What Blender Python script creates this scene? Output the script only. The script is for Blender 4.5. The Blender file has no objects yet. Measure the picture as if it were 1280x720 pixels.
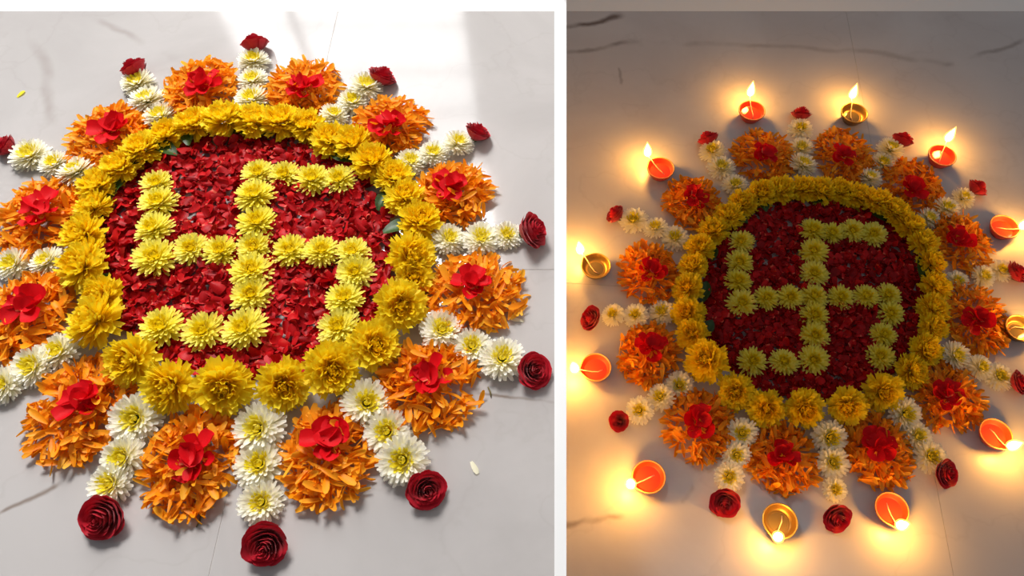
import bpy, math, random
from mathutils import Vector, Matrix, Euler

S = bpy.context.scene
C = S.collection
rnd = random.Random(7)
R = math.radians

# ------------------------------------------------------------------ camera
F = 900.0                      # focal length in pixels of the 1280x720 frame
EL = R(60)                     # downward pitch of the view
HC = 0.78                      # camera height above the daylit floor
PX, PY = 700.5, 360.0          # principal point: camera stands right over the added partition
ZL, ZR = 0.0, -0.28            # the lamplit room lies two steps lower
cam_d = bpy.data.cameras.new('camera')
cam = bpy.data.objects.new('camera', cam_d)
C.objects.link(cam)
cam_d.sensor_width = 36.0
cam_d.lens = 36.0 * F / 1280
cam_d.shift_x = (640 - PX) / 1280
cam_d.clip_start = 0.01
cam.location = (0, 0, HC)
cam.rotation_euler = (math.pi / 2 - EL, 0, 0)
S.camera = cam

# ------------------------------------------------------------------ light
W = bpy.data.worlds.new('dusk')
S.world = W
W.use_nodes = True
W.node_tree.nodes['Background'].inputs[0].default_value = (0.295, 0.305, 0.325, 1)
W.node_tree.nodes['Background'].inputs[1].default_value = 0.66


def area(name, loc, target, sx, sy, radiance, col):
    d = bpy.data.lights.new(name, 'AREA')
    d.shape = 'RECTANGLE'
    d.size, d.size_y = sx, sy
    d.energy = radiance * math.pi * sx * sy
    d.color = col
    o = bpy.data.objects.new(name, d)
    C.objects.link(o)
    o.location = loc
    o.rotation_euler = (Vector(target) - Vector(loc)).to_track_quat('-Z', 'Y').to_euler()
    return o


# daylight of the left room: a tall window beyond the far edge and an added, unseen fill light above it
area('window_daylight', (-0.845, 2.36, 1.42), (-0.845, 0.0, 1.42), 0.97, 1.10, 7.5, (1.0, 0.99, 0.98))
fill = area('added_overhead_fill', (-0.86, 2.15, 2.55), (-0.62, 0.35, 0.0), 0.95, 0.80, 8.6, (1.0, 0.97, 0.945))
fill.data.spread = R(75)  # beam of the added fill narrowed to stay off the lamplit side

S.view_settings.view_transform = 'Standard'
S.view_settings.look = 'None'
S.view_settings.exposure = 0.0
S.view_settings.gamma = 1.0
S.view_settings.use_curve_mapping = False


# ------------------------------------------------------------------ helpers
def ray(px, py):
    a, b = (px - PX) / F, (PY - py) / F
    return Vector((a, math.cos(EL) + b * math.sin(EL), -math.sin(EL) + b * math.cos(EL)))


def P(px, py, z):
    d = ray(px, py)
    t = (z - HC) / d.z
    return Vector((0, 0, HC)) + d * t


def depth(px, py, z):
    return (z - HC) / ray(px, py).z


def mesh(name, vs, fs, mat, smooth=True, var=None):
    m = bpy.data.meshes.new(name)
    m.from_pydata([tuple(v) for v in vs], [], fs)
    if mat:
        m.materials.append(mat)
    if smooth:
        m.polygons.foreach_set('use_smooth', [True] * len(m.polygons))
    if var is not None:
        a = m.attributes.new('var', 'FLOAT', 'POINT')
        a.data.foreach_set('value', var)
    m.update()
    return m


def obj(name, data, parent=None, loc=None, rot=None, scale=None):
    o = bpy.data.objects.new(name, data)
    C.objects.link(o)
    if parent:
        o.parent = parent
    if loc is not None:
        o.location = loc
    if rot is not None:
        o.rotation_euler = rot
    if scale is not None:
        o.scale = (scale,) * 3 if not hasattr(scale, '__len__') else scale
    return o


def tag(o, label, cat, group=None, kind=None):
    o['label'] = label
    o['category'] = cat
    if group:
        o['group'] = group
    if kind:
        o['kind'] = kind
    return o


def lin(r, g, b):
    f = lambda c: ((c / 255 + 0.055) / 1.055) ** 2.4 if c / 255 > 0.04045 else c / 255 / 12.92
    return (f(r), f(g), f(b), 1)


# ------------------------------------------------------------------ materials
def new_mat(name):
    m = bpy.data.materials.new(name)
    m.use_nodes = True
    nt = m.node_tree
    return m, nt, nt.nodes['Principled BSDF'], nt.nodes['Material Output']


def petal_mat(name, stops, rough=0.6, trans=0.25, spec=0.3, noise=40.0, sheen=0.0):
    """colour from the petal's own tint value (attribute var), object random and fine veins"""
    m, nt, b, out = new_mat(name)
    N, L = nt.nodes, nt.links
    at = N.new('ShaderNodeAttribute'); at.attribute_name = 'var'
    oi = N.new('ShaderNodeObjectInfo')
    tc = N.new('ShaderNodeTexCoord')
    nz = N.new('ShaderNodeTexNoise'); nz.inputs['Scale'].default_value = noise
    L.new(tc.outputs['Object'], nz.inputs['Vector'])
    m1 = N.new('ShaderNodeMath'); m1.operation = 'MULTIPLY_ADD'
    L.new(nz.outputs['Fac'], m1.inputs[0]); m1.inputs[1].default_value = 0.35
    L.new(at.outputs['Fac'], m1.inputs[2])
    m2 = N.new('ShaderNodeMath'); m2.operation = 'MULTIPLY_ADD'
    L.new(oi.outputs['Random'], m2.inputs[0]); m2.inputs[1].default_value = 0.14
    L.new(m1.outputs[0], m2.inputs[2])
    m3 = N.new('ShaderNodeMath'); m3.operation = 'SUBTRACT'; m3.inputs[1].default_value = 0.245
    L.new(m2.outputs[0], m3.inputs[0])
    cr = N.new('ShaderNodeValToRGB')
    e = cr.color_ramp.elements
    e[0].position, e[0].color = stops[0]
    e[1].position, e[1].color = stops[-1]
    for p, c in stops[1:-1]:
        k = e.new(p); k.color = c
    L.new(m3.outputs[0], cr.inputs[0])
    L.new(cr.outputs[0], b.inputs['Base Color'])
    b.inputs['Roughness'].default_value = rough
    b.inputs['Specular IOR Level'].default_value = spec
    if sheen:
        b.inputs['Sheen Weight'].default_value = sheen
    if trans:
        t = N.new('ShaderNodeBsdfTranslucent')
        L.new(cr.outputs[0], t.inputs[0])
        mx = N.new('ShaderNodeMixShader'); mx.inputs[0].default_value = trans
        L.new(b.outputs[0], mx.inputs[1]); L.new(t.outputs[0], mx.inputs[2])
        L.new(mx.outputs[0], out.inputs[0])
    return m


def plain_mat(name, col, rough=0.5, metal=0.0, bump=0.0, bscale=30, spec=0.5, vary=0.08):
    m, nt, b, out = new_mat(name)
    N, L = nt.nodes, nt.links
    tc = N.new('ShaderNodeTexCoord')
    nz = N.new('ShaderNodeTexNoise'); nz.inputs['Scale'].default_value = bscale
    nz.inputs['Detail'].default_value = 4
    L.new(tc.outputs['Object'], nz.inputs['Vector'])
    mx = N.new('ShaderNodeMix'); mx.data_type = 'RGBA'
    mx.inputs[6].default_value = tuple(c * (1 - vary) for c in col[:3]) + (1,)
    mx.inputs[7].default_value = tuple(min(1, c * (1 + vary)) for c in col[:3]) + (1,)
    L.new(nz.outputs['Fac'], mx.inputs[0])
    L.new(mx.outputs[2], b.inputs['Base Color'])
    b.inputs['Roughness'].default_value = rough
    b.inputs['Metallic'].default_value = metal
    b.inputs['Specular IOR Level'].default_value = spec
    if bump:
        bp = N.new('ShaderNodeBump'); bp.inputs['Strength'].default_value = bump
        bp.inputs['Distance'].default_value = 0.002
        L.new(nz.outputs['Fac'], bp.inputs['Height'])
        L.new(bp.outputs[0], b.inputs['Normal'])
    return m


def marble_mat(name, base, vein, cloud, veins, rough):
    """veins: list of (a, b, c, amp, width, strength): a*x + b*y + c + noise*amp = 0 draws a vein"""
    m, nt, b, out = new_mat(name)
    N, L = nt.nodes, nt.links
    geo = N.new('ShaderNodeNewGeometry')
    sx = N.new('ShaderNodeSeparateXYZ'); L.new(geo.outputs['Position'], sx.inputs[0])
    n1 = N.new('ShaderNodeTexNoise'); n1.inputs['Scale'].default_value = 3.2
    n1.inputs['Detail'].default_value = 6; n1.inputs['Roughness'].default_value = 0.6
    n1.inputs['Distortion'].default_value = 0.6
    L.new(geo.outputs['Position'], n1.inputs['Vector'])
    cr = N.new('ShaderNodeValToRGB')
    cr.color_ramp.elements[0].position, cr.color_ramp.elements[0].color = 0.30, cloud
    cr.color_ramp.elements[1].position, cr.color_ramp.elements[1].color = 0.60, base
    L.new(n1.outputs['Fac'], cr.inputs[0])
    n2 = N.new('ShaderNodeTexNoise'); n2.inputs['Scale'].default_value = 5
    n2.inputs['Detail'].default_value = 5
    L.new(geo.outputs['Position'], n2.inputs['Vector'])
    nm = N.new('ShaderNodeTexNoise'); nm.inputs['Scale'].default_value = 9; nm.inputs['Detail'].default_value = 3
    L.new(geo.outputs['Position'], nm.inputs['Vector'])
    cur = cr.outputs[0]
    # general faint hairline veins
    ab = N.new('ShaderNodeMath'); ab.operation = 'SUBTRACT'; ab.inputs[1].default_value = 0.5
    L.new(n2.outputs['Fac'], ab.inputs[0])
    ab2 = N.new('ShaderNodeMath'); ab2.operation = 'ABSOLUTE'; L.new(ab.outputs[0], ab2.inputs[0])
    mr = N.new('ShaderNodeMapRange'); mr.inputs[1].default_value = 0.0; mr.inputs[2].default_value = 0.012
    mr.inputs[3].default_value = 0.06; mr.inputs[4].default_value = 0.0
    L.new(ab2.outputs[0], mr.inputs[0])
    mx = N.new('ShaderNodeMix'); mx.data_type = 'RGBA'
    L.new(mr.outputs[0], mx.inputs[0]); L.new(cur, mx.inputs[6]); mx.inputs[7].default_value = vein
    cur = mx.outputs[2]
    for (a, bb, c, mid, half, amp, w, st) in veins:
        v1 = N.new('ShaderNodeMath'); v1.operation = 'MULTIPLY_ADD'
        L.new(sx.outputs[0], v1.inputs[0]); v1.inputs[1].default_value = a; v1.inputs[2].default_value = c
        v2 = N.new('ShaderNodeMath'); v2.operation = 'MULTIPLY_ADD'
        L.new(sx.outputs[1], v2.inputs[0]); v2.inputs[1].default_value = bb; L.new(v1.outputs[0], v2.inputs[2])
        v3 = N.new('ShaderNodeMath'); v3.operation = 'MULTIPLY_ADD'
        L.new(ab.outputs[0], v3.inputs[0]); v3.inputs[1].default_value = amp; L.new(v2.outputs[0], v3.inputs[2])
        v4 = N.new('ShaderNodeMath'); v4.operation = 'ABSOLUTE'; L.new(v3.outputs[0], v4.inputs[0])
        r1 = N.new('ShaderNodeMapRange'); r1.interpolation_type = 'SMOOTHSTEP'
        r1.inputs[1].default_value = 0.0; r1.inputs[2].default_value = w
        r1.inputs[3].default_value = st; r1.inputs[4].default_value = 0.0
        L.new(v4.outputs[0], r1.inputs[0])
        r2 = N.new('ShaderNodeMapRange'); r2.inputs[1].default_value = 0.40; r2.inputs[2].default_value = 0.58
        L.new(nm.outputs['Fac'], r2.inputs[0])
        mu = N.new('ShaderNodeMath'); mu.operation = 'MULTIPLY'
        L.new(r1.outputs[0], mu.inputs[0]); L.new(r2.outputs[0], mu.inputs[1])
        # the vein runs only between its two ends
        q1 = N.new('ShaderNodeMath'); q1.operation = 'MULTIPLY_ADD'
        L.new(sx.outputs[0], q1.inputs[0]); q1.inputs[1].default_value = bb; q1.inputs[2].default_value = -mid
        q2 = N.new('ShaderNodeMath'); q2.operation = 'MULTIPLY_ADD'
        L.new(sx.outputs[1], q2.inputs[0]); q2.inputs[1].default_value = -a; L.new(q1.outputs[0], q2.inputs[2])
        q3 = N.new('ShaderNodeMath'); q3.operation = 'ABSOLUTE'; L.new(q2.outputs[0], q3.inputs[0])
        q4 = N.new('ShaderNodeMapRange'); q4.interpolation_type = 'SMOOTHSTEP'
        q4.inputs[1].default_value = half * .8; q4.inputs[2].default_value = half * 1.2
        q4.inputs[3].default_value = 1.0; q4.inputs[4].default_value = 0.0
        L.new(q3.outputs[0], q4.inputs[0])
        mu2 = N.new('ShaderNodeMath'); mu2.operation = 'MULTIPLY'
        L.new(mu.outputs[0], mu2.inputs[0]); L.new(q4.outputs[0], mu2.inputs[1])
        mu = mu2
        mx = N.new('ShaderNodeMix'); mx.data_type = 'RGBA'
        L.new(mu.outputs[0], mx.inputs[0]); L.new(cur, mx.inputs[6]); mx.inputs[7].default_value = vein
        cur = mx.outputs[2]
    L.new(cur, b.inputs['Base Color'])
    b.inputs['Roughness'].default_value = rough
    return m


def line_through(p, q):
    a, b = -(q.y - p.y), (q.x - p.x)
    n = math.hypot(a, b)
    a, b = a / n, b / n
    m = (p + q) / 2
    return a, b, -(a * m.x + b * m.y), b * m.x - a * m.y, (q - p).length / 2


vl = []
for (x0, y0, x1, y1, w, st) in [(0, 645, 75, 612, 0.004, .8), (600, 497, 692, 500, 0.003, .9),
                                (40, 25, 64, 150, 0.012, .28), (120, 25, 215, 75, 0.010, .3)]:
    vl.append(line_through(P(x0, y0, ZL), P(x1, y1, ZL)) + (0.07, w, st))
vr = []
for (x0, y0, x1, y1, w, st) in [(700, 34, 775, 18, 0.012, .9), (700, 66, 780, 52, 0.010, .55), (780, 52, 900, 53, 0.012, .32), (900, 53, 1030, 64, 0.012, .28), (1030, 64, 1180, 76, 0.012, .28),
                                (700, 662, 775, 642, 0.006, .6), (845, 618, 865, 605, .005, .5), (776, 85, 774, 105, .004, .4),
                                (1180, 78, 1280, 52, .010, .45)]:
    vr.append(line_through(P(x0, y0, ZR), P(x1, y1, ZR)) + (0.08, w, st))
M_floorL = marble_mat('marble_daylit', lin(184, 180, 178), lin(120, 104, 92), lin(170, 166, 164), vl, 0.09)
M_floorR = marble_mat('marble_lamplit', lin(214, 206, 202), lin(104, 78, 62), lin(200, 190, 186), vr, 0.34)
M_grout = plain_mat('grout', lin(196, 190, 184), 0.8)
M_white = plain_mat('white_paint', (0.93, 0.93, 0.92, 1), 0.45, vary=0.02)
M_cream = petal_mat('cream_petal', [(0.0, lin(248, 232, 110)), (0.35, lin(252, 246, 208)), (1.0, lin(255, 254, 244))], 0.55, 0.35)
M_creamc = petal_mat('lemon_core', [(0.0, lin(230, 205, 20)), (0.5, lin(252, 236, 50)), (1.0, lin(255, 248, 140))], 0.55, 0.35)
M_lemon = petal_mat('lemon_petal', [(0.0, lin(228, 205, 14)), (0.5, lin(252, 238, 54)), (1.0, lin(255, 250, 130))], 0.55, 0.35)
M_lemonc = petal_mat('golden_core', [(0.0, lin(225, 190, 8)), (0.6, lin(250, 228, 24)), (1.0, lin(254, 240, 80))], 0.6, 0.35)
M_gold = petal_mat('golden_petal', [(0.0, lin(250, 202, 4)), (0.5, lin(255, 222, 6)), (1.0, lin(255, 238, 55))], 0.55, 0.38)
M_goldc = petal_mat('amber_core', [(0.0, lin(248, 190, 4)), (0.6, lin(255, 216, 6)), (1.0, lin(255, 234, 45))], 0.6, 0.38)
M_orange = petal_mat('marigold_petal', [(0.0, lin(230, 112, 2)), (0.5, lin(254, 158, 6)), (1.0, lin(255, 200, 60))], 0.5, 0.3)
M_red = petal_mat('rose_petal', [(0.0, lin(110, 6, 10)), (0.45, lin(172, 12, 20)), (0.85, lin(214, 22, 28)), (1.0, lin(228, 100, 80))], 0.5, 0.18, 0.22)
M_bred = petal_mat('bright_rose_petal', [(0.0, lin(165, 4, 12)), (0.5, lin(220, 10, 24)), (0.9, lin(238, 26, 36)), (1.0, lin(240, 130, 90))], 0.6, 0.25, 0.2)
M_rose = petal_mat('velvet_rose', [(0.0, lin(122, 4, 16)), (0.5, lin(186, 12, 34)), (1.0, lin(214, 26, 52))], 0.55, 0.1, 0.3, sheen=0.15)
M_green = petal_mat('leaf_green', [(0.0, lin(28, 52, 16)), (0.5, lin(48, 82, 28)), (1.0, lin(86, 120, 48))], 0.45, 0.15, 0.5)
M_stem = plain_mat('dry_stem', lin(110, 100, 60), 0.7)
M_clay = plain_mat('painted_clay', lin(196, 58, 24), 0.42, bump=0.15, bscale=60, vary=0.12)
M_brass = plain_mat('gilded_clay', lin(150, 116, 58), 0.36, metal=0.75, bump=0.1, bscale=60)
M_oil = plain_mat('lamp_oil', lin(196, 58, 26), 0.08, vary=0.04)
M_oilb = plain_mat('lamp_oil_in_brass', lin(96, 80, 44), 0.06, vary=0.06)
M_wick = plain_mat('cotton_wick', lin(240, 205, 160), 0.8)
M_pane = plain_mat('frame_paint', (0.8, 0.8, 0.8, 1), 0.4)


def flame_mat(name, col, st):
    m, nt, b, out = new_mat(name)
    N, L = nt.nodes, nt.links
    N.remove(b)
    e = N.new('ShaderNodeEmission'); e.inputs[0].default_value = col; e.inputs[1].default_value = st
    t = N.new('ShaderNodeBsdfTransparent')
    a = N.new('ShaderNodeAddShader')
    L.new(e.outputs[0], a.inputs[0]); L.new(t.outputs[0], a.inputs[1]); L.new(a.outputs[0], out.inputs[0])
    return m


M_flame = flame_mat('flame_mantle', (1.0, 0.52, 0.10, 1), 0.9)
M_core = flame_mat('flame_core', (1.0, 0.80, 0.42, 1), 5.0)

# ------------------------------------------------------------------ the setting
YL = P(PX, 14, ZL).y
YR = P(PX, 14, ZR).y


def box_data(x0, x1, y0, y1, z0, z1, mat, name='box'):
    vs = [(x, y, z) for z in (z0, z1) for (x, y) in ((x0, y0), (x1, y0), (x1, y1), (x0, y1))]
    fs = [(3, 2, 1, 0), (4, 5, 6, 7), (0, 1, 5, 4), (1, 2, 6, 5), (2, 3, 7, 6), (3, 0, 4, 7)]
    return mesh(name, vs, fs, mat, False)


def clip(poly, a, b, c):
    """keep the side a*x + b*y + c >= 0"""
    out = []
    for i, p in enumerate(poly):
        q = poly[(i + 1) % len(poly)]
        dp, dq = a * p[0] + b * p[1] + c, a * q[0] + b * q[1] + c
        if dp >= 0:
            out.append(p)
        if dp * dq < 0:
            t = dp / (dp - dq)
            out.append((p[0] + t * (q[0] - p[0]), p[1] + t * (q[1] - p[1])))
    return out


def floor(x0, x1, y0, y1, z, origin, ang, size, mat, label):
    f = obj('floor', box_data(x0, x1, y0, y1, z - 0.06, z - 0.0006, M_grout, 'floor_bed'))
    tag(f, label, 'floor', kind='structure')
    ca, sa = math.cos(ang), math.sin(ang)
    g = 0.0004
    for i in range(-4, 4):
        for j in range(-4, 4):
            q = [(i * size + g, j * size + g), ((i + 1) * size - g, j * size + g),
                 ((i + 1) * size - g, (j + 1) * size - g), (i * size + g, (j + 1) * size - g)]
            q = [(origin[0] + u * ca - v * sa, origin[1] + u * sa + v * ca) for u, v in q]
            for h in ((1, 0, -x0), (-1, 0, x1), (0, 1, -y0), (0, -1, y1)):
                q = clip(q, *h)
                if len(q) < 3:
                    break
            if len(q) < 3:
                continue
            n = len(q)
            vs = [(a, b, z) for a, b in q] + [(a, b, z - 0.01) for a, b in q]
            fs = [tuple(range(n))] + [((k + 1) % n, k, n + k, n + (k + 1) % n) for k in range(n)]
            obj('tile', mesh('tile', vs, fs, mat, False), f)
    return f


oL = P(262, 715, ZL); sL = P(660, 337, ZL)
floor(-1.75, -0.004, -0.25, YL, ZL, (oL.x, sL.y), 0.0, 0.80, M_floorL, 'pale polished marble floor in daylight under the floral design')
a_, b_ = P(1030, 20, ZR), P(1006, 710, ZR)
hr = P(1265, 379, ZR)
floor(0.004, 1.75, -0.25, YR, ZR, (a_.x, hr.y), R(-4), 0.85, M_floorR, 'polished marble floor lit by oil lamps under the floral design')


def prism_x(x0, x1, prof, mat, name):
    n = len(prof)
    vs = [(x0, y, z) for y, z in prof] + [(x1, y, z) for y, z in prof]
    fs = [tuple(range(n)), tuple(range(2 * n - 1, n - 1, -1))] + [(k, n + k, n + (k + 1) % n, (k + 1) % n) for k in range(n)]
    m = mesh(name, vs, fs, mat, False)
    import bmesh
    bm = bmesh.new(); bm.from_mesh(m); bmesh.ops.recalc_face_normals(bm, faces=bm.faces); bm.to_mesh(m); bm.free()
    return m


k1 = obj('added_trim_1', prism_x(-1.75, -0.0075, [(YL, ZL - .05), (YL, ZL), (YL + .12, ZL + .024), (YL + .20, ZL + .024), (YL + .20, ZL - .05)], M_white, 'border_strip'))  # added strip standing in for a white border, sloped to catch light
tag(k1, 'added sloped white threshold along the far edge of the daylit floor', 'border_strip', kind='structure')
k2 = obj('added_trim_2', prism_x(0.0075, 1.75, [(YR, ZR - .05), (YR, ZR), (YR + .14, ZR + .035), (YR + .22, ZR + .035), (YR + .22, ZR - .05)], M_white, 'border_strip'))  # same added border strip beyond the lamplit floor
tag(k2, 'added sloped white threshold along the far edge of the lamplit floor', 'border_strip', kind='structure')
# partition added for the white gap: low by the viewer, tall beyond blocking daylight
ZT = 0.25
rb, rt = ray(PX, 724), ray(PX, -6)
db, dt = (ZT - HC) / rb.z, (ZT - HC) / rt.z
yb, yt = rb.y * db, rt.y * dt
tb, tt = 7.5 / F * db, 7.5 / F * dt           # the board tapers in plan


def divider_mesh():
    st = [(-0.25, ZT, tb), (yb, ZT, tb), (yt, ZT, tt), (yt + .02, ZT, tt), (yt + .10, 2.30, tt), (2.6, 2.30, tt)]
    vs, fs = [], []
    for y, z, t in st:
        vs += [(-t, y, ZR - .05), (t, y, ZR - .05), (t, y, z), (-t, y, z)]
    for k in range(len(st) - 1):
        for i in range(4):
            j = (i + 1) % 4
            fs.append((4 * k + i, 4 * k + j, 4 * k + 4 + j, 4 * k + 4 + i))
    e = 4 * (len(st) - 1)
    fs += [(3, 2, 1, 0), (e, e + 1, e + 2, e + 3)]
    return mesh('border_divider', vs, fs, M_white, False)


pw = obj('added_divider', divider_mesh())
tag(pw, 'added thin white stepped partition between the two floors', 'border_divider', kind='structure')
# far daylit window: wall with an opening, a frame and glazing bars (seen mirrored in the marble)
wy = 2.30
X0, X1, Z0, Z1 = -1.34, -0.35, 0.86, 1.98
wb = obj('wall_back', None)
tag(wb, 'white wall with a window beyond the daylit floor', 'wall', kind='structure')
for (x0, x1, z0, z1) in ((-2.6, X0, -.05, 2.06), (X1, -0.02, -.05, 2.06), (X0, X1, -.05, Z0), (X0, X1, Z1, 2.06)):
    obj('wall_panel', box_data(x0, x1, wy, wy + .05, z0, z1, M_white, 'wall_panel'), wb)
win = obj('window_1', None)
tag(win, 'tall window with white glazing bars in the far wall', 'window', kind='structure')
for (x0, x1, z0, z1) in ((X0, X0 + .025, Z0, Z1), (X1 - .025, X1, Z0, Z1), (X0 + .025, X1 - .025, Z0, Z0 + .025), (X0 + .025, X1 - .025, Z1 - .025, Z1)):
    obj('window_frame', box_data(x0, x1, wy - .01, wy + .04, z0, z1, M_pane, 'window_frame'), win)
for k in range(3):
    z = 1.16 + .24 * k
    obj('glazing_bar', box_data(X0 + .025, X1 - .025, wy + .005, wy + .025, z - .006, z + .006, M_pane, 'glazing_bar'), win)
obj('glazing_bar', box_data(-1.06, -1.025, wy + .005, wy + .025, Z0 + .025, Z1 - .025, M_pane, 'glazing_bar'), win)


# ------------------------------------------------------------------ petals
def add_petal(vs, fs, var, M, L, Wd, elev=0.0, curl=0.0, cup=0.25, n=4, tip=0.55, base=0.45, v0=0.5, v1=0.5, notch=0.0):
    """a cupped strip along +x, starting at elev (deg) and curling by curl (deg)"""
    b0 = len(vs)
    x = z = 0.0
    for i in range(n + 1):
        t = i / n
        if i:
            a = R(elev + curl * (t - 0.5 / n))
            x += math.cos(a) * L / n
            z += math.sin(a) * L / n
        a = R(elev + curl * t)
        w = Wd * 0.5 * (base + (1 - base) * math.sin(min(t / 0.65, 1) * math.pi / 2)) if t < 0.75 else \
            Wd * 0.5 * (1 - (1 - tip) * ((t - 0.75) / 0.25) ** 1.5)
        nx, nz = -math.sin(a), math.cos(a)
        dx = -notch * L if (i == n) else 0
        for s in (-1, 0, 1):
            h = cup * w * abs(s)
            ex = dx if s == 0 else 0
            p = Vector((x + nx * h + ex * math.cos(a), s * w, z + nz * h + ex * math.sin(a)))
            vs.append(M @ p)
            var.append(v0 + (v1 - v0) * t)
    for i in range(n):
        for s in (0, 1):
            k = b0 + i * 3 + s
            fs.append((k, k + 3, k + 4, k + 1))


def rings_mesh(name, rings, mat, seed, vlo, vhi, jit=1.0, notch=0.0, cup=.25, tip=.55, n=4):
    r_ = random.Random(seed)
    vs, fs, var = [], [], []
    for (cnt, br, bz, L, wd, el, cu) in rings:
        off = r_.random() * 6.28
        for i in range(cnt):
            a = off + 6.2832 * i / cnt + r_.uniform(-.10, .10) * jit
            l = L * (1 + r_.uniform(-.10, .10) * jit)
            M = Matrix.Rotation(a, 4, 'Z') @ Matrix.Translation((br, 0, bz)) @ Matrix.Rotation(R(r_.uniform(-15, 15) * jit), 4, 'X')
            d = r_.uniform(-.12, .12)
            add_petal(vs, fs, var, M, l, wd * (1 + r_.uniform(-.15, .15)), el + r_.uniform(-7, 7) * jit, cu + r_.uniform(-10, 10) * jit,
                      cup, n, tip, .45, vlo + d, vhi + d, notch)
    return mesh(name, vs, fs, mat, True, var)


def calyx_mesh():
    vs, fs, var = [], [], []
    prof = [(0.0, 0.0), (0.05, 0.0), (0.11, 0.05), (0.14, 0.12)]
    n = 10
    for r, z in prof:
        for i in range(n):
            a = 6.2832 * i / n
            vs.append((r * math.cos(a), r * math.sin(a), z)); var.append(.5)
    for k in range(len(prof) - 1):
        for i in range(n):
            j = (i + 1) % n
            fs.append((k * n + i, k * n + j, (k + 1) * n + j, (k + 1) * n + i))
    return mesh('calyx', vs, fs, M_green, True, var)


CALYX = calyx_mesh()


def white_mum(seed):
    outer = [(24, .08, .06, .40, .088, -8, 14), (25, .08, .09, .41, .085, 2, 14), (24, .08, .12, .39, .082, 12, 16), (22, .08, .15, .36, .08, 22, 20), (20, .08, .17, .32, .076, 32, 24)]
    inner = [(24, .10, .17, .21, .056, 34, 36), (21, .085, .19, .18, .054, 44, 52), (16, .055, .205, .13, .046, 56, 70), (12, .035, .21, .11, .042, 64, 70), (6, .015, .21, .10, .04, 76, 40)]
    return (rings_mesh('cream_petals', outer, M_cream, seed, .12, 1.0, .85), rings_mesh('lemon_center', inner, M_creamc, seed + 50, .35, .65))


def lemon_mum(seed):
    outer = [(21, .07, .05, .42, .088, -4, 12), (21, .07, .08, .42, .085, 6, 12), (20, .07, .11, .38, .085, 16, 14), (18, .07, .14, .34, .08, 27, 14), (16, .06, .16, .29, .075, 38, 14)]
    inner = [(18, .085, .16, .20, .066, 42, 36), (16, .07, .18, .17, .062, 50, 55), (12, .05, .19, .14, .058, 58, 70), (9, .03, .20, .12, .05, 66, 70), (5, .012, .20, .11, .045, 78, 40)]
    return (rings_mesh('lemon_petals', outer, M_lemon, seed, .38, .9, .85, tip=.4), rings_mesh('golden_center', inner, M_lemonc, seed + 50, .35, .7))


def ring_mum(seed):
    outer = [(18, .10, .18, .33, .13, -40, 24), (20, .11, .20, .36, .13, -22, 20), (21, .11, .22, .38, .13, -6, 18), (21, .11, .24, .38, .13, 8, 18), (20, .11, .26, .37, .13, 21, 18), (19, .10, .28, .35, .125, 33, 20), (18, .10, .29, .32, .12, 44, 24)]
    inner = [(16, .09, .30, .28, .115, 52, 34), (13, .07, .31, .25, .11, 60, 46), (10, .05, .32, .22, .10, 66, 56), (7, .03, .33, .19, .09, 72, 60), (4, .012, .34, .17, .08, 80, 40)]
    return (rings_mesh('golden_petals', outer, M_gold, seed, .30, .85, 2.1, notch=.10, tip=.85, cup=.45), rings_mesh('amber_center', inner, M_goldc, seed + 50, .32, .80, 2.0, notch=.10, tip=.8, cup=.45))


VAR = {'white': [white_mum(s) for s in (1, 2, 3, 4)], 'lemon': [lemon_mum(s) for s in (11, 12, 13, 14)], 'ring': [ring_mum(s) for s in (21, 22, 23, 24)]}
COORDS = {}


def coords(m):
    if m.name not in COORDS:
        COORDS[m.name] = [v.co.copy() for v in m.vertices]
    return COORDS[m.name]


def low(ms, rot, sc):
    Mx = rot.to_matrix()
    r = Mx[2]
    return min(sc * (r[0] * v.x + r[1] * v.y + r[2] * v.z) for m in ms for v in coords(m))


def tilt(az, deg, spin):
    """spin about the axis, then lean the axis by deg towards azimuth az"""
    q = Matrix.Rotation(az, 3, 'Z') @ Matrix.Rotation(R(deg), 3, 'Y') @ Matrix.Rotation(-az, 3, 'Z') @ Matrix.Rotation(spin, 3, 'Z')
    return q.to_euler()


def put_mum(kind, name, px, py, w, zf, label, group, cz=.22, az=None, deg=None, lift=0.0):
    d0 = depth(px, py, zf + .01)
    D = w * 1.10 * d0 / F
    pos = P(px, py, zf + D * cz + lift)
    r_ = rnd
    e = tilt(r_.uniform(0, 6.28) if az is None else az, r_.uniform(2, 12) if deg is None else deg, r_.uniform(0, 6.28))
    pm, cm = rnd.choice(VAR[kind])
    axis = e.to_matrix() @ Vector((0, 0, 1))
    base = pos - axis * (D * cz)
    lo = min(low((pm,), e, D), low((CALYX,), e, D))
    o = obj(name, None, None, (base.x, base.y, zf - lo - .0012 + lift), e, D)
    o.empty_display_size = .02
    tag(o, label, 'flower', group)
    a = obj('petals', pm, o); a['kind'] = 'stuff'
    b = obj('flower_center', cm, o); b['kind'] = 'stuff'
    obj('calyx', CALYX, o)
    return o


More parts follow.
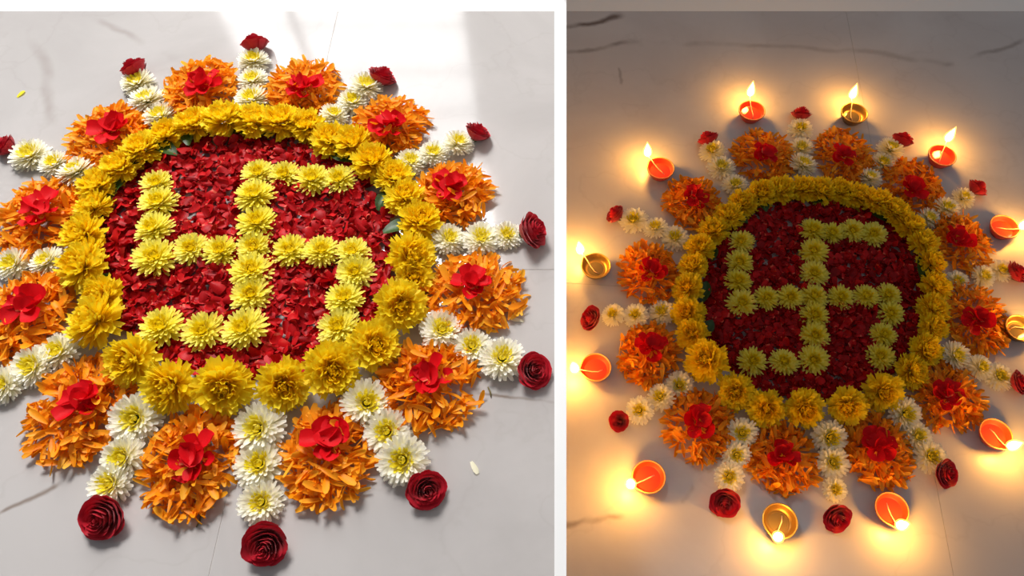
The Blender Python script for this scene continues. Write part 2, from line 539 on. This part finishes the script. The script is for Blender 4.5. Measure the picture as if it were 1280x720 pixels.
# ------------------------------------------------------------------ rose
def rose_petal(a, Rr, H, half, z0, flare, curl, seed, inner=0.12):
    r_ = random.Random(seed)
    vs, fs, var = [], [], []
    nu, nv = 7, 6
    ph = r_.uniform(0, 6.28)
    for j in range(nv + 1):
        v = j / nv
        for i in range(nu + 1):
            u = -1 + 2 * i / nu
            rim = 1 - .22 * abs(u) ** 2.5
            vv = v * rim
            rho = Rr * (inner + (1 - inner) * math.sin(min(1, vv * 1.25) * math.pi / 2)) + flare * max(0, vv - .55) ** 2 * 5
            rho += .012 * math.sin(5 * u + ph) * v * v
            z = z0 + H * vv - curl * max(0, vv - .72) ** 2 * 9 + .012 * math.sin(4 * u + ph * 1.7) * v * v
            t = a + u * half * (.55 + .45 * math.sin(min(1, v * 1.3) * math.pi / 2))
            rho -= .02 * u  # overlap the neighbour
            vs.append((rho * math.cos(t), rho * math.sin(t), z))
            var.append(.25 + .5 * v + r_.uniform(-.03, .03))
    for j in range(nv):
        for i in range(nu):
            k = j * (nu + 1) + i
            fs.append((k, k + 1, k + nu + 2, k + nu + 1))
    return mesh('rose_petal', vs, fs, M_rose, True, var)


def rose_set(seed):
    r_ = random.Random(seed)
    ms = []
    k = 0
    for cnt, Rr, H, half, z0, flare, curl in ((8, .44, .44, .66, .0, .07, .12), (7, .38, .53, .78, .0, .10, .13), (5, .31, .58, .88, .0, .08, .10), (5, .25, .62, .90, .0, .06, .08),
                                             (4, .19, .65, 1.05, .0, .04, .05), (4, .135, .67, 1.1, .0, .03, .03), (3, .085, .68, 1.4, .0, .015, .01), (2, .045, .67, 1.9, .0, .0, .0)):
        off = r_.uniform(0, 6.28)
        for i in range(cnt):
            ms.append(rose_petal(off + 6.2832 * i / cnt + r_.uniform(-.12, .12), Rr * r_.uniform(.93, 1.07), H * r_.uniform(.94, 1.05), half, z0, flare, curl, seed * 100 + k))
            k += 1
    return ms


ROSES = [rose_set(s) for s in (31, 32, 33)]


def put_rose(px, py, w, zf, label, group, az, deg):
    D = w * depth(px, py, zf + .01) / F * 1.02
    ms = rnd.choice(ROSES)
    e = tilt(az, deg, rnd.uniform(0, 6.28))
    lo = low(ms, e, D)
    axis = e.to_matrix() @ Vector((0, 0, 1))
    zc = zf - lo + axis.z * D * .36
    pos = P(px, py, zc)
    base = pos - axis * (D * .36)
    o = obj('rose', None, None, (base.x, base.y, zf - lo - .0008), e, D)
    o.empty_display_size = .02
    tag(o, label, 'rose', group)
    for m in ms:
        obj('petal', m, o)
    obj('calyx', CALYX, o, (0, 0, -.05))
    return o


# ------------------------------------------------------------------ layout data (photo pixels)
DAY = {
    'rays': [[(314, 122, 42), (316, 99, 36), (317, 75, 38), (318, 53, 32)],
             [(200, 144, 40), (184, 124, 42), (171, 102, 40), (167, 84, 33)],
             [(96, 216, 44), (67, 203, 38), (36, 192, 46), (6, 181, 30)],
             [(58, 327, 41), (15, 330, 44)],
             [(72, 440, 50), (41, 459, 52), (3, 482, 48)],
             [(170, 525, 62), (154, 573, 54), (137, 605, 54), (126, 646, 56)],
             [(324, 537, 64), (324, 580, 60), (327, 628, 54), (330, 681, 56)],
             [(460, 505, 60), (484, 540, 58), (504, 577, 62), (533, 612, 48)],
             [(553, 414, 52), (590, 432, 48), (628, 448, 56), (668, 463, 44)],
             [(562, 299, 42), (602, 298, 46), (634, 293, 38), (666, 288, 46)],
             [(514, 202, 37), (542, 191, 38), (574, 180, 37), (597, 164, 33)],
             [(418, 144, 35), (441, 126, 38), (459, 109, 40), (478, 94, 34)]],
    'heaps': [(252, 110, 88, 62, 255, 106), (380, 110, 92, 60, 378, 110), (488, 158, 92, 64, 487, 157), (568, 243, 96, 74, 562, 234),
              (594, 367, 124, 100, 590, 355), (534, 483, 130, 112, 535, 470), (410, 569, 112, 122, 411, 548), (241, 575, 118, 128, 242, 571),
              (100, 511, 124, 114, 103, 502), (36, 393, 96, 92, 32, 383), (48, 271, 94, 80, 50, 262), (133, 171, 90, 66, 139, 161)],
    'ring': [(281, 150, 50), (318, 149, 48), (352, 152, 48), (384, 155, 46), (412, 174, 46), (442, 179, 48), (467, 203, 50), (494, 222, 46),
             (507, 246, 48), (527, 277, 50), (517, 322, 56), (504, 387, 60), (471, 434, 60), (419, 467, 64), (357, 486, 60), (283, 490, 66),
             (213, 489, 64), (166, 456, 60), (117, 403, 66), (103, 337, 58), (102, 295, 52), (116, 258, 46), (121, 231, 46), (150, 208, 46),
             (178, 187, 46), (206, 167, 44), (242, 154, 46), (519, 348, 46), (127, 374, 50), (108, 318, 46)],
    'motif': [(322, 215, 40, 'corner'), (355, 217, 38, 'arm'), (390, 222, 45, 'arm'), (423, 223, 42, 'tip'), (319, 244, 48, 'arm'), (321, 277, 50, 'arm'),
              (317, 308, 44, 'cross'), (314, 338, 52, 'arm'), (314, 368, 50, 'arm'), (305, 411, 57, 'corner'), (253, 413, 54, 'arm'), (201, 408, 55, 'tip'),
              (275, 312, 44, 'arm'), (239, 310, 44, 'arm'), (194, 322, 52, 'corner'), (192, 286, 48, 'arm'), (197, 252, 48, 'arm'), (195, 228, 40, 'tip'),
              (362, 312, 46, 'arm'), (403, 314, 44, 'arm'), (440, 314, 44, 'corner'), (444, 340, 48, 'arm'), (431, 373, 48, 'arm'), (423, 408, 54, 'tip')],
    'bed': (313, 322, 186, 156), 'center': (312, 318),
    'leaves': [(240, 173, 28, 100), (206, 191, 32, 160), (177, 206, 26, 30), (127, 302, 26, 80), (129, 358, 30, 75), (480, 253, 24, 70), (501, 290, 34, 20),
               (428, 198, 28, 150), (340, 168, 26, 10), (152, 236, 22, 60), (304, 168, 24, 200)],
}
NIGHT = {
    'rays': [[(1004, 206, 34), (1002, 184, 31), (1001, 160, 30), (1002, 141, 25)],
             [(919, 231, 32), (902, 209, 34), (890, 189, 32), (885, 172, 26)],
             [(844, 296, 34), (819, 285, 30), (792, 274, 35), (769, 267, 26)],
             [(827, 390, 33), (794, 395, 31), (766, 394, 29), (738, 397, 31)],
             [(849, 482, 36), (825, 497, 34), (799, 514, 34), (774, 526, 26)],
             [(927, 543, 39), (920, 570, 35), (911, 597, 36), (906, 629, 37)],
             [(1036, 549, 43), (1040, 579, 40), (1044, 612, 30), (1047, 648, 36)],
             [(1131, 519, 42), (1148, 545, 37), (1164, 571, 40), (1184, 592, 34)],
             [(1195, 446, 38), (1225, 460, 32), (1250, 470, 36), (1275, 478, 30)],
             [(1197, 351, 29), (1229, 346, 29), (1252, 338, 29), (1272, 340, 30)],
             [(1161, 273, 29), (1183, 261, 32), (1205, 247, 29), (1223, 234, 26)],
             [(1087, 223, 29), (1104, 203, 30), (1113, 187, 33), (1129, 174, 27)]],
    'heaps': [(955, 195, 76, 62, 957, 192), (1055, 195, 76, 62, 1054, 194), (1140, 233, 74, 60, 1141, 234), (1203, 303, 68, 66, 1198, 299),
              (1218, 396, 76, 82, 1222, 399), (1183, 495, 90, 80, 1183, 494), (1097, 562, 82, 86, 1097, 556), (977, 573, 90, 84, 977, 570),
              (875, 533, 90, 90, 873, 526), (812, 443, 76, 76, 813, 432), (811, 343, 72, 76, 815, 339), (866, 255, 72, 66, 868, 246)],
    'ring': [(977, 236, 38), (1003, 236, 34), (1026, 238, 36), (1050, 238, 34), (1072, 243, 36), (1096, 253, 36), (1118, 265, 36), (1137, 282, 36),
             (1154, 303, 36), (1166, 329, 36), (1170, 357, 38), (1168, 386, 40), (1166, 412, 36), (1158, 439, 40), (1141, 466, 42), (1102, 495, 46),
             (1056, 513, 44), (1005, 516, 46), (957, 514, 44), (919, 492, 44), (880, 453, 50), (863, 420, 38), (858, 393, 40), (858, 362, 38),
             (864, 335, 36), (874, 310, 36), (891, 288, 36), (910, 270, 36), (929, 253, 36), (952, 242, 36)],
    'motif': [(1017, 287, 34, 'corner'), (1041, 290, 30, 'arm'), (1066, 288, 32, 'arm'), (1092, 292, 33, 'tip'), (1017, 314, 35, 'arm'), (1018, 341, 36, 'arm'),
              (1018, 370, 34, 'cross'), (1019, 393, 36, 'arm'), (1019, 419, 36, 'arm'), (1017, 450, 38, 'corner'), (980, 452, 36, 'arm'), (941, 451, 38, 'tip'),
              (988, 372, 33, 'arm'), (959, 372, 32, 'arm'), (928, 378, 38, 'corner'), (923, 351, 34, 'arm'), (925, 327, 35, 'arm'), (926, 302, 33, 'tip'),
              (1052, 371, 34, 'arm'), (1083, 370, 33, 'arm'), (1111, 368, 32, 'corner'), (1114, 391, 34, 'arm'), (1105, 418, 34, 'arm'), (1101, 445, 36, 'tip')],
    'bed': (1016, 374, 140, 128), 'center': (1015, 372),
    'leaves': [(952, 256, 22, 100), (920, 276, 24, 160), (1024, 250, 20, 20), (1100, 272, 24, 150), (1150, 336, 30, 70), (890, 318, 20, 80), (880, 366, 24, 75), (884, 412, 22, 60)],
}
ROLE = {'cross': 'at the crossing of the motif arms', 'corner': 'at a bend of the motif arms', 'tip': 'at the free end of a motif arm', 'arm': 'along a straight stretch of the motif'}
RAYPOS = ['next to the golden ring', 'in the middle', 'just inside the rose']


def leaf_mesh(seed):
    r_ = random.Random(seed)
    vs, fs, var = [], [], []
    n = 7
    for i in range(n + 1):
        t = i / n
        w = .26 * math.sin(math.pi * min(1, t * .96 + .04)) ** .8 + .01
        for s in (-1, -.5, 0, .5, 1):
            vs.append((t - .5, s * w, .06 + .10 * abs(s) * w / .26 + .10 * math.sin(t * 3.1) + .015 * math.sin(9 * t + s * 2)))
            var.append(.65 if s == 0 else .4 + r_.uniform(-.1, .1))
    for i in range(n):
        for s in range(4):
            k = i * 5 + s
            fs.append((k, k + 5, k + 6, k + 1))
    return mesh('leaf_blade', vs, fs, M_green, True, var)


LEAF = [leaf_mesh(s) for s in (1, 2)]


def small_petal(seed, L, Wd, mat, pale=False):
    """rounded cupped petal, 5x4 grid"""
    r_ = random.Random(seed)
    vs, fs, var = [], [], []
    nu, nv = 4, 4
    cx, cy = r_.uniform(-.5, 1.2), r_.uniform(.2, 1.3)
    for j in range(nv + 1):
        v = j / nv
        w = Wd * .5 * (.35 + .65 * math.sin(min(1, v * 1.35 + .05) * math.pi / 2)) * (1 if v < .8 else .8)
        for i in range(nu + 1):
            u = -1 + 2 * i / nu
            x = L * (v - .5) * (1 - .12 * u * u * v)
            z = cy * .25 * Wd * u * u + cx * .35 * L * (v - .5) ** 2 + r_.uniform(-.02, .02) * L
            vs.append((x, u * w, z))
            var.append((1.15 if (pale and j == 0) else .45 + .12 * v) + r_.uniform(-.05, .05))
    for j in range(nv):
        for i in range(nu):
            k = j * (nu + 1) + i
            fs.append((k, k + 1, k + nu + 2, k + nu + 1))
    return mesh('petal', vs, fs, mat, True, var)


RPET = [small_petal(s, 1.0, r, M_red, s % 2 == 0) for s, r in zip(range(60, 68), (.75, .85, .95, .7, .8, .6, .9, .65))]
CPET = [small_petal(s, 1.0, r, M_bred, s % 3 == 0) for s, r in zip(range(80, 86), (.95, 1.05, 1.1, .9, 1.0, .85))]


def marigold_petal_mesh(seed):
    r_ = random.Random(seed)
    vs, fs, var = [], [], []
    add_petal(vs, fs, var, Matrix.Translation((-.5, 0, 0)), 1.0, r_.uniform(.20, .30), r_.uniform(-10, 25), r_.uniform(-60, 50), r_.uniform(.3, .7), 5, .5, .3, .35, .7)
    return mesh('marigold_petal', vs, fs, M_orange, True, var)


OPET = [marigold_petal_mesh(s) for s in range(100, 108)]


def bake(pieces, name, mat):
    """join many placed petals into one mesh"""
    vs, fs, var = [], [], []
    for m, Mx, dv in pieces:
        b0 = len(vs)
        vs += [Mx @ v for v in coords(m)]
        var += [a.value + dv for a in m.attributes['var'].data]
        fs += [tuple(b0 + i for i in p.vertices) for p in m.polygons]
    return mesh(name, vs, fs, mat, True, var)


def heap(px, py, w, h, rx, ry, zf, sc, n_stuff, n_single, where, tagname):
    d = depth(px, py, zf + .008)
    c = P(px, py, zf + .008)
    r0 = ray(px, py)
    se = -r0.z / r0.length
    a, b = w * .5 * d / F * .97, h * .5 * d / F / se * .98
    H = .021 * sc
    Lp = .023 * sc
    root = obj('marigold_petal_heap', None, None, (c.x, c.y, zf))
    root.empty_display_size = .02
    tag(root, 'heap of orange marigold petals crowned with red rose petals ' + where, 'petal heap', 'marigold petal heaps ' + where)

    def spot(k, n, top):
        rr = math.sqrt(rnd.random())
        t = rnd.uniform(0, 6.2832)
        if top:
            rr = math.sqrt(rnd.uniform(.18, 1.0))
        hz = H * max(0, 1 - rr ** 2.2)
        z = hz * (1 if top else rnd.uniform(.1, 1.0)) + .004 * sc
        yaw = rnd.uniform(0, 6.2832) if rnd.random() < .55 else t + rnd.gauss(0, .5)
        pitch = rnd.gauss(0, 22) if rr < .85 else rnd.gauss(5, 12)
        L = Lp * rnd.uniform(.75, 1.25)
        return rr * a * math.cos(t), rr * b * math.sin(t), z, yaw, pitch, L
    pcs = []
    for k in range(n_stuff):
        x, y, z, yaw, pitch, L = spot(k, n_stuff, False)
        e = Euler((R(rnd.gauss(0, 35)), R(pitch), yaw))
        m = rnd.choice(OPET)
        z = max(z, -low((m,), e, L) + .0002)
        pcs.append((m, Matrix.LocRotScale(Vector((x, y, z)), e.to_quaternion(), Vector((L,) * 3)), rnd.uniform(-.22, .22)))
    o = obj('petal_pile', bake(pcs, 'petal_pile', M_orange), root)
    o['kind'] = 'stuff'
    for k in range(n_single):
        x, y, z, yaw, pitch, L = spot(k, n_single, True)
        L *= 1.1
        e = Euler((R(rnd.gauss(0, 25)), R(pitch), yaw))
        m = rnd.choice(OPET)
        z = max(z + .002, -low((m,), e, L) + .0002)
        p = obj('marigold_petal', m, None, (c.x + x, c.y + y, zf + z), e, L)
        tag(p, 'curled orange petal lying on an orange petal heap ' + where, 'petal', 'orange petals lying on the heaps ' + where)
    # crown of crumpled red rose petals
    cc = P(rx, ry, zf + H + .006)
    base = .027 * sc
    for k in range(9):
        t = 6.2832 * k / 6 + rnd.uniform(-.4, .4)
        rr = (rnd.uniform(0, .3) if k >= 6 else rnd.uniform(.35, .65)) * base
        L = base * rnd.uniform(.65, 1.0)
        e = Euler((R(rnd.gauss(0, 20)), R(rnd.uniform(-40, 5)), t))
        p = obj('rose_petal', rnd.choice(CPET), None, (cc.x + rr * math.cos(t) * 1.1, cc.y + rr * math.sin(t) * 1.2, zf + H + .004 * sc + rnd.uniform(0, .004) + (.004 if k >= 6 else 0)), e, L)
        tag(p, 'bright red rose petal crowning an orange petal heap ' + where, 'petal', 'red petals crowning the heaps ' + where)


def design(Dt, zf, where, sc, n_bed, n_bed_single, n_heap_single):
    cpt = P(Dt['center'][0], Dt['center'][1], zf)
    # bed of red petals
    bx, by, ba, bb = Dt['bed']
    pcs, singles = [], 0
    L0 = .0140 * sc
    blocked = [(m[0], m[1], m[2] * .42) for m in Dt['motif']]
    for k in range(n_bed):
        rr, t = math.sqrt(rnd.random()), rnd.uniform(0, 6.2832)
        px, py = bx + ba * rr * math.cos(t), by + bb * rr * math.sin(t)
        single = k >= n_bed - n_bed_single * 2.2 and singles < n_bed_single and rr < .93 and not any(math.hypot(px - q[0], py - q[1]) < q[2] for q in blocked)
        c = P(px, py, zf)
        L = L0 * rnd.uniform(.65, 1.25) * (1.15 if single else 1)
        e = Euler((R(rnd.gauss(0, 24)) + (math.pi if rnd.random() < .3 else 0), R(rnd.gauss(0, 20)), rnd.uniform(0, 6.28)))
        m = rnd.choice(RPET)
        z = -low((m,), e, L) + (.007 + rnd.uniform(0, .002) if single else rnd.uniform(.0002, .007)) * sc
        if single:
            singles += 1
            p = obj('rose_petal', m, None, (c.x, c.y, zf + z), e, L)
            tag(p, 'loose dark red rose petal in the petal bed around the motif ' + where, 'petal', 'rose petals of the red bed ' + where)
        else:
            pcs.append((m, Matrix.LocRotScale(Vector((c.x - cpt.x, c.y - cpt.y, z)), e.to_quaternion(), Vector((L,) * 3)), rnd.uniform(-.28, .30)))
    o = obj('rose_petal_bed', bake(pcs, 'rose_petal_bed', M_red), None, (cpt.x, cpt.y, zf))
    tag(o, 'bed of scattered dark red rose petals inside the golden ring ' + where, 'petals', kind='stuff')
    # leaves of the garland
    for (px, py, w, ang) in Dt['leaves']:
        c = P(px, py, zf + .008)
        L = w * depth(px, py, zf) / F * 1.25
        p = obj('leaf', rnd.choice(LEAF), None, (c.x, c.y, zf + .010), (R(rnd.uniform(-12, 12)), R(rnd.uniform(-10, 10)), R(ang)), L)
        tag(p, 'dark green leaf peeping out under the golden ring ' + where, 'leaf', 'green leaves under the ring ' + where)
    for hp in Dt['heaps']:
        heap(*hp, zf, sc, 300, n_heap_single, where, '')
    # golden ring, heads leaning outwards
    for (px, py, w) in Dt['ring']:
        c = P(px, py, zf)
        az = math.atan2(c.y - cpt.y, c.x - cpt.x)
        front = .5 - .5 * math.sin(az)
        put_mum('ring', 'yellow_chrysanthemum', px, py, w * 1.03, zf, 'golden yellow chrysanthemum in the ring around the red petals ' + where,
                'golden ring flowers ' + where, .34, az + rnd.uniform(-.5, .5), 8 + 30 * front + rnd.uniform(-8, 8))
    for (px, py, w, role) in Dt['motif']:
        put_mum('lemon', 'yellow_chrysanthemum', px, py, w, zf, 'lemon yellow chrysanthemum ' + ROLE[role] + ' ' + where, 'motif flowers ' + where, .18, lift=.007 * sc)
    for rayl in Dt['rays']:
        for k, q in enumerate(rayl):
            c = P(q[0], q[1], zf)
            az = math.atan2(c.y - cpt.y, c.x - cpt.x)
            if k < 3:
                put_mum('white', 'white_chrysanthemum', *q, zf, 'cream yellow-centered chrysanthemum %s of a ray %s' % (RAYPOS[k], where),
                        'cream ray flowers ' + where, .2, az + rnd.uniform(-.7, .7), rnd.uniform(3, 22))
            else:
                put_rose(*q, zf, 'dark red rose at the outer end of a ray ' + where, 'roses at the ray ends ' + where, az + rnd.uniform(-.3, .3), 48 + rnd.uniform(-8, 14) if math.sin(az) > -.3 else 30 + rnd.uniform(-6, 12))


design(DAY, ZL, 'in daylight', 1.0, 3800, 170, 25)
design(NIGHT, ZR, 'among the oil lamps', 1.0, 3800, 0, 0)

# stray bits on the daylit marble
c = P(589, 577, ZL)
tag(obj('white_petal', mesh('white_petal', *(lambda vs, fs, var: (add_petal(vs, fs, var, Matrix.Identity(4), .016, .006, 10, -15, .4), (vs, fs, M_cream, True, var))[1])([], [], [])),
        None, (c.x, c.y, ZL + .0002), (0, 0, R(-60))), 'single white petal lying alone on the daylit marble', 'petal')
c = P(655, 402, ZL)
tag(obj('white_petal', mesh('white_petal', *(lambda vs, fs, var: (add_petal(vs, fs, var, Matrix.Identity(4), .016, .005, 5, -10, .4), (vs, fs, M_cream, True, var))[1])([], [], [])),
        None, (c.x, c.y, ZL + .0005), (0, 0, R(170))), 'white petal beside the edge of an orange heap in daylight', 'petal')
c = P(22, 122, ZL)
tag(obj('flower_scrap', mesh('flower_scrap', *(lambda vs, fs, var: (add_petal(vs, fs, var, Matrix.Identity(4), .014, .006, 8, -10, .4), (vs, fs, M_creamc, True, var))[1])([], [], [])),
        None, (c.x, c.y, ZL + .0003), (0, 0, R(60))), 'pale scrap of a flower alone near the marble vein', 'petal')

for (px, py, zf, ang, lab) in ((580, 531, ZL, -50, 'stray orange petal on daylit marble pointing away from its heap'), (601, 499, ZL, 80, 'stray orange petal standing by the dark crack in the marble'),
                               (653, 383, ZL, 60, 'stray orange petal on daylit marble beside a white petal'), (784, 315, ZR, 70, 'stray orange petal on lamplit marble near a gilded lamp')):
    c = P(px, py, zf)
    e = Euler((R(20), R(-10), R(ang)))
    m = OPET[int(px) % 8]
    tag(obj('marigold_petal', m, None, (c.x, c.y, zf - low((m,), e, .022)), e, .022), lab, 'petal')


def tube(name, pts, rads, mat, n=8):
    vs, fs = [], []
    for i, p in enumerate(pts):
        t = (pts[min(i + 1, len(pts) - 1)] - pts[max(i - 1, 0)]).normalized()
        q = t.to_track_quat('Z', 'Y')
        for k in range(n):
            a = 6.2832 * k / n
            vs.append(p + q @ Vector((math.cos(a) * rads[i], math.sin(a) * rads[i], 0)))
    for i in range(len(pts) - 1):
        for k in range(n):
            j = (k + 1) % n
            fs.append((i * n + k, i * n + j, (i + 1) * n + j, (i + 1) * n + k))
    fs.append(tuple(range(n - 1, -1, -1)))
    fs.append(tuple(range((len(pts) - 1) * n, len(pts) * n)))
    return mesh(name, vs, fs, mat)


for (px, py, ang, lab) in ((612, 491, 110, 'dry stem bit on the crack in the daylit marble'), (249, 652, 80, 'dry stem bit below an orange heap on daylit marble')):
    c = P(px, py, ZL)
    d = Vector((math.cos(R(ang)), math.sin(R(ang)), 0))
    pts = [d * (-.006) + Vector((0, 0, .0012)), Vector((.001, 0, .0016)), d * .006 + Vector((0, .001, .0011))]
    tag(obj('dry_stem', tube('dry_stem', pts, [.0006, .0011, .0008], M_stem), None, (c.x, c.y, ZL)), lab, 'stem')


# ------------------------------------------------------------------ oil lamps
def bowl_mesh(brass):
    prof = [(.0, .0), (.30, .0), (.33, .03), (.36, .10), (.44, .22), (.49, .33), (.505, .385), (.50, .41), (.475, .41), (.45, .37), (.41, .27), (.36, .20)]
    if brass:
        prof += [(.32, .185), (.29, .195), (.26, .17), (.22, .165), (.19, .175), (.16, .155), (.10, .15), (.07, .165), (.0, .155)]
    else:
        prof += [(.30, .16), (.20, .135), (.0, .125)]
    n = 36
    vs, fs = [], []
    for r, z in prof:
        for i in range(n):
            a = 6.2832 * i / n
            aa = (a + math.pi) % 6.2832 - math.pi
            k = math.exp(-(aa / .30) ** 2) * max(0, (z - .15) / .26)
            vs.append(((r * (1 + .13 * k)) * math.cos(a), r * (1 + .05 * k) * math.sin(a), z - .05 * k))
    for j in range(len(prof) - 1):
        for i in range(n):
            k = (i + 1) % n
            fs.append((j * n + i, j * n + k, (j + 1) * n + k, (j + 1) * n + i))
    return mesh('bowl', vs, fs, M_brass if brass else M_clay)


def rim_mesh(mat):
    n, k = 36, 8
    vs, fs = [], []
    for i in range(n):
        a = 6.2832 * i / n
        aa = (a + math.pi) % 6.2832 - math.pi
        sp = math.exp(-(aa / .30) ** 2)
        for j in range(k):
            b = 6.2832 * j / k
            r = .488 + .022 * math.cos(b)
            vs.append((r * (1 + .13 * sp) * math.cos(a), r * (1 + .05 * sp) * math.sin(a), .405 + .018 * math.sin(b) - .05 * sp))
    for i in range(n):
        for j in range(k):
            i2, j2 = (i + 1) % n, (j + 1) % k
            fs.append((i * k + j, i2 * k + j, i2 * k + j2, i * k + j2))
    return mesh('rim', vs, fs, mat)


def disc_mesh(r, z, mat):
    n = 32
    vs = [(0, 0, z)] + [(r * math.cos(6.2832 * i / n), r * math.sin(6.2832 * i / n), z + .004) for i in range(n)]
    return mesh('oil', vs, [(0, 1 + i, 1 + (i + 1) % n) for i in range(n)], mat)


def flame_mesh(name, h, r, mat):
    n, m = 14, 12
    vs, fs = [], []
    for j in range(m + 1):
        t = j / m
        rr = r * (math.sin(math.pi * t ** .62) ** .9) * (1 - .35 * t) + .0002
        for i in range(n):
            a = 6.2832 * i / n
            vs.append((rr * math.cos(a) + .12 * h * t * t, rr * math.sin(a), h * t))
    for j in range(m):
        for i in range(n):
            k = (i + 1) % n
            fs.append((j * n + i, j * n + k, (j + 1) * n + k, (j + 1) * n + i))
    return mesh(name, vs, fs, mat)


BOWL = {False: bowl_mesh(False), True: bowl_mesh(True)}
OIL = {False: disc_mesh(.375, .215, M_oil), True: disc_mesh(.33, .178, M_oilb)}
RIM = {False: rim_mesh(plain_mat('pale_rim', lin(226, 150, 84), .4)), True: rim_mesh(plain_mat('golden_rim', lin(206, 164, 84), .3, metal=.6))}
FL = flame_mesh('flame', .036, .0095, M_flame)
FC = flame_mesh('flame_core', .029, .0066, M_core)
LAMPS = [(940, 138, 33, 938, 108, 0), (1068, 141, 33, 1066, 112, 1), (1178, 194, 34, 1188, 168, 0), (1256, 283, 35, 1277, 279, 0),
         (1276, 410, 37, 1300, 404, 1), (1245, 542, 40, 1265, 553, 0), (1115, 636, 42, 1127, 652, 0), (975, 651, 44, 974, 668, 1),
         (811, 596, 42, 789, 604, 0), (745, 459, 38, 718, 459, 0), (745, 332, 37, 725, 310, 1), (826, 210, 34, 807, 186, 0)]
lamp_light = bpy.data.lights.new('flame_light', 'POINT')
lamp_light.energy = 0.35
lamp_light.color = (1.0, 0.44, 0.055)
lamp_light.shadow_soft_size = .007
for (bx, by, w, fx, fy, brass) in LAMPS:
    brass = bool(brass)
    D = w * depth(bx, by, ZR + .02) / F
    c = P(bx, by, ZR + .4 * D)
    rimz = ZR + .40 * D
    fc = P(fx, fy, rimz + .016)
    v = Vector((fc.x - c.x, fc.y - c.y, 0))
    dist = min(max(v.length, D * .52), D * .72)
    az = math.atan2(v.y, v.x)
    o = obj('oil_lamp', None, None, (c.x, c.y, ZR), (0, 0, az), D)
    o.empty_display_size = .02
    tag(o, ('gilded clay oil lamp with ringed bowl and burning wick' if brass else 'orange painted clay oil lamp with burning wick') + ' on the lamplit marble', 'oil lamp',
        'gilded oil lamps around the design' if brass else 'orange oil lamps around the design')
    obj('bowl', BOWL[brass], o)
    obj('rim', RIM[brass], o)
    obj('oil', OIL[brass], o)
    fb = dist / D
    k = rnd.uniform(-.12, .12)
    pts = [Vector((-.22, k, .215)), Vector((-.05, k * 1.6, .225)), Vector((.15, k, .24)), Vector((.36, k * .3, .33)), Vector((.49, 0, .41)), Vector((fb, 0, .46))]
    obj('wick', tube('wick', pts, [.014, .018, .018, .018, .018, .014], M_wick), o)
    f = obj('flame', FL, o, (fb, 0, .44), (0, 0, rnd.uniform(-.4, .4)), 1 / D)
    obj('flame_core', FC, f, (0, 0, .0015))
    lt = bpy.data.objects.new('flame_light', lamp_light)
    C.objects.link(lt)
    lt.location = (c.x + dist * math.cos(az) * 1.04, c.y + dist * math.sin(az) * 1.04, rimz + .019)
